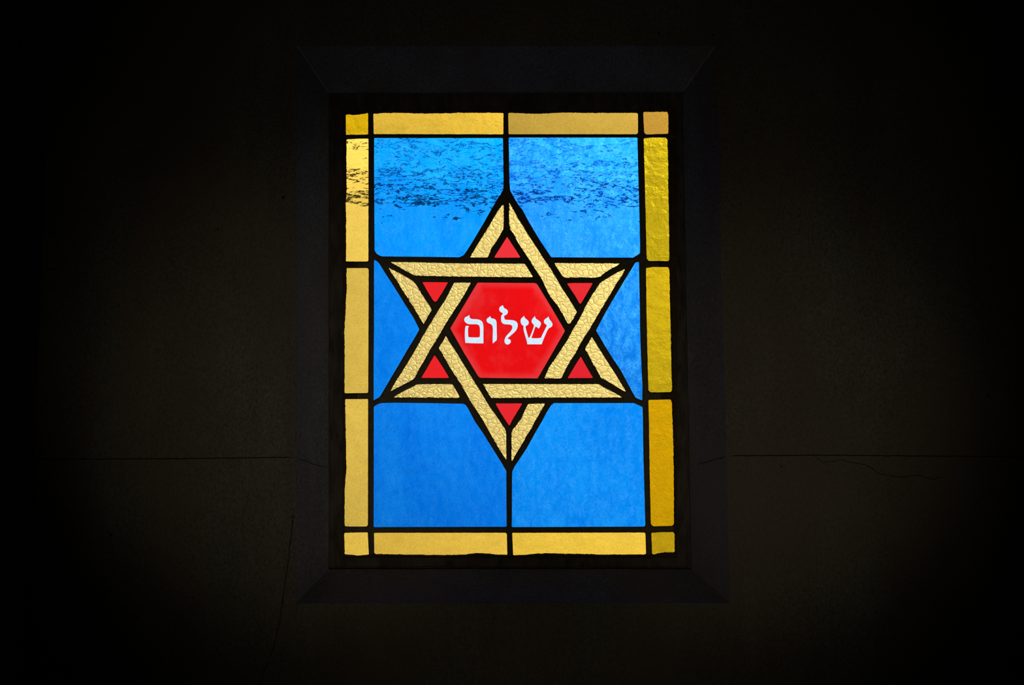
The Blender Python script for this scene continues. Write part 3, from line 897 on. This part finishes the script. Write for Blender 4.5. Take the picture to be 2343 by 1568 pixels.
crack([(678, 1048), (700, 1054), (722, 1064), (748, 1071)], 0.9, 9.0, bpy.data.objects['trim_4'], lambda x, y: max(0.0, (x - 677) / 75 * Y1) - 0.0008)
crack([(1658, 1046), (1640, 1050), (1618, 1057), (1594, 1063)], 0.9, 11.0, bpy.data.objects['trim_2'], lambda x, y: max(0.0, (1661 - x) / 84 * Y1) - 0.0008)
crack([(1862, 1043), (1885, 1060), (1920, 1053), (1990, 1066), (2012, 1086), (2060, 1093), (2100, 1089), (2135, 1098), (2158, 1090)], 0.8, 2.0)
crack([(673, 1175), (664, 1240), (660, 1290), (650, 1350), (641, 1420), (628, 1475), (606, 1530), (592, 1568), (575, 1640)], 1.3, 5.0)
crack([(86, 617), (110, 615.5), (136, 616), (160, 618)], 0.8, 7.0)
for (x, y, r) in ((648, 452, 3.4), (253, 1224, 4.2), (209, 1428, 3.0), (1507, 76, 3.0), (1632, 80, 3.0), (498, 525, 2.2), (2262, 906, 2.6), (1788, 1068, 2.0)):
    n = 12
    pts = [(x + r * (0.8 + .4 * random.random()) * math.cos(2 * math.pi * i / n), y + r * (0.8 + .4 * random.random()) * math.sin(2 * math.pi * i / n)) for i in range(n)]
    V = [P(a, b, -0.0003) for a, b in pts] + [P(x, y, 0.003)]
    F = [tuple(range(n))] + [(i, n, (i + 1) % n) for i in range(n)]
    mk('pit', V, F, M_GAP, wall)

M_CHIP_HIGHLIGHT = rough_mat('pale chipped edge highlight', (0.62, 0.58, 0.50), (0.80, 0.75, 0.66), 0.9, 60, 60, 0.002, 200)  # chipped mitre edge, its highlight put in as pale colour
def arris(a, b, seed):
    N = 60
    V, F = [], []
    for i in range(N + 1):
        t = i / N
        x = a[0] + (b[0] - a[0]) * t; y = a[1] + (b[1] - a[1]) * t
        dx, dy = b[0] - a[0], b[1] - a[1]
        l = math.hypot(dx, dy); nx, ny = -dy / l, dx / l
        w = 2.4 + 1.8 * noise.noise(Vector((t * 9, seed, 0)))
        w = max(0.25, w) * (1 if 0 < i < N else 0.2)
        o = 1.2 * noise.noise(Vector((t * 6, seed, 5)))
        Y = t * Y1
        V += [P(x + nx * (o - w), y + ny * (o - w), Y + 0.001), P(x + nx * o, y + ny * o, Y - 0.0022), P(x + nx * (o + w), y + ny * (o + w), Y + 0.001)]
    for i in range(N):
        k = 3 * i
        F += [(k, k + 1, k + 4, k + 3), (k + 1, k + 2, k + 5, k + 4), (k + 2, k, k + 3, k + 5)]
    o = mk('chipped_edge_highlight', V, F, M_CHIP_HIGHLIGHT, bpy.data.objects['trim_1'])
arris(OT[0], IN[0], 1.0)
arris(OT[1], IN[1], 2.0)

# ------------------------------------------------------------------ the rest of the room
def plate(name, verts, thick, mat):
    n = len(verts)
    V = [Vector(v) for v in verts] + [Vector(v) + Vector(thick) for v in verts]
    F = [tuple(range(n)), tuple(range(2 * n - 1, n - 1, -1))] + [(i, i + n, (i + 1) % n + n, (i + 1) % n) for i in range(n)]
    o = mk(name, V, F, mat)
    o['kind'] = 'structure'
    return o
YF = -4.2
pt, pb = P(118, 0, 0), P(58, 1568, 0)
sl = (pt.x - pb.x) / (pt.z - pb.z)
xt = pt.x + sl * (ztp - pt.z); xb = pb.x + sl * (0 - pb.z)
plate('wall_left', [(xb, 0, 0), (xb, YF, 0), (xt, YF, ztp), (xt, 0, ztp)], (-0.2, 0, 0), M_SIDE)
xr = wr - 0.05
plate('wall_right', [(xr, 0, 0), (xr, 0, ztp), (xr, YF, ztp), (xr, YF, 0)], (0.2, 0, 0), M_SIDE)
plate('wall_front', [(xt - .3, YF, 0), (xr, YF, 0), (xr, YF, ztp), (xt - .3, YF, ztp)], (0, -0.2, 0), M_SIDE)
plate('floor', [(xb - .3, 0.0, 0), (xr, 0.0, 0), (xr, YF, 0), (xb - .3, YF, 0)], (0, 0, -0.2), M_FLOOR)
plate('ceiling', [(xb - .3, 0.0, ztp), (xr, 0.0, ztp), (xr, YF, ztp), (xb - .3, YF, ztp)], (0, 0, 0.2), M_CEIL)

# ------------------------------------------------------------------ outside: unseen dark bars added to show as flecks through the wrinkled glass
def dark_bar(elev, dist, r, sag):
    z0 = CAM.z + math.tan(math.radians(elev)) * (dist - CAM.y)
    V, F = [], []
    N, S = 40, 8
    for i in range(N + 1):
        u = i / N * 2 - 1
        c = Vector((u * 5.0, dist, z0 + sag * (u * u)))
        for k in range(S):
            a = 2 * math.pi * k / S
            V.append(c + Vector((0, math.cos(a) * r, math.sin(a) * r)))
    for i in range(N):
        for k in range(S):
            F.append((i * S + k, i * S + (k + 1) % S, (i + 1) * S + (k + 1) % S, (i + 1) * S + k))
    o = mk('added_dark_bar', V, F, M_DARK_BAR, None, smooth=True)
    o['kind'] = 'structure'
dark_bar(10.6, 5.0, 0.020, 0.3)
dark_bar(11.5, 5.2, 0.013, 0.3)
dark_bar(12.6, 5.4, 0.010, 0.3)
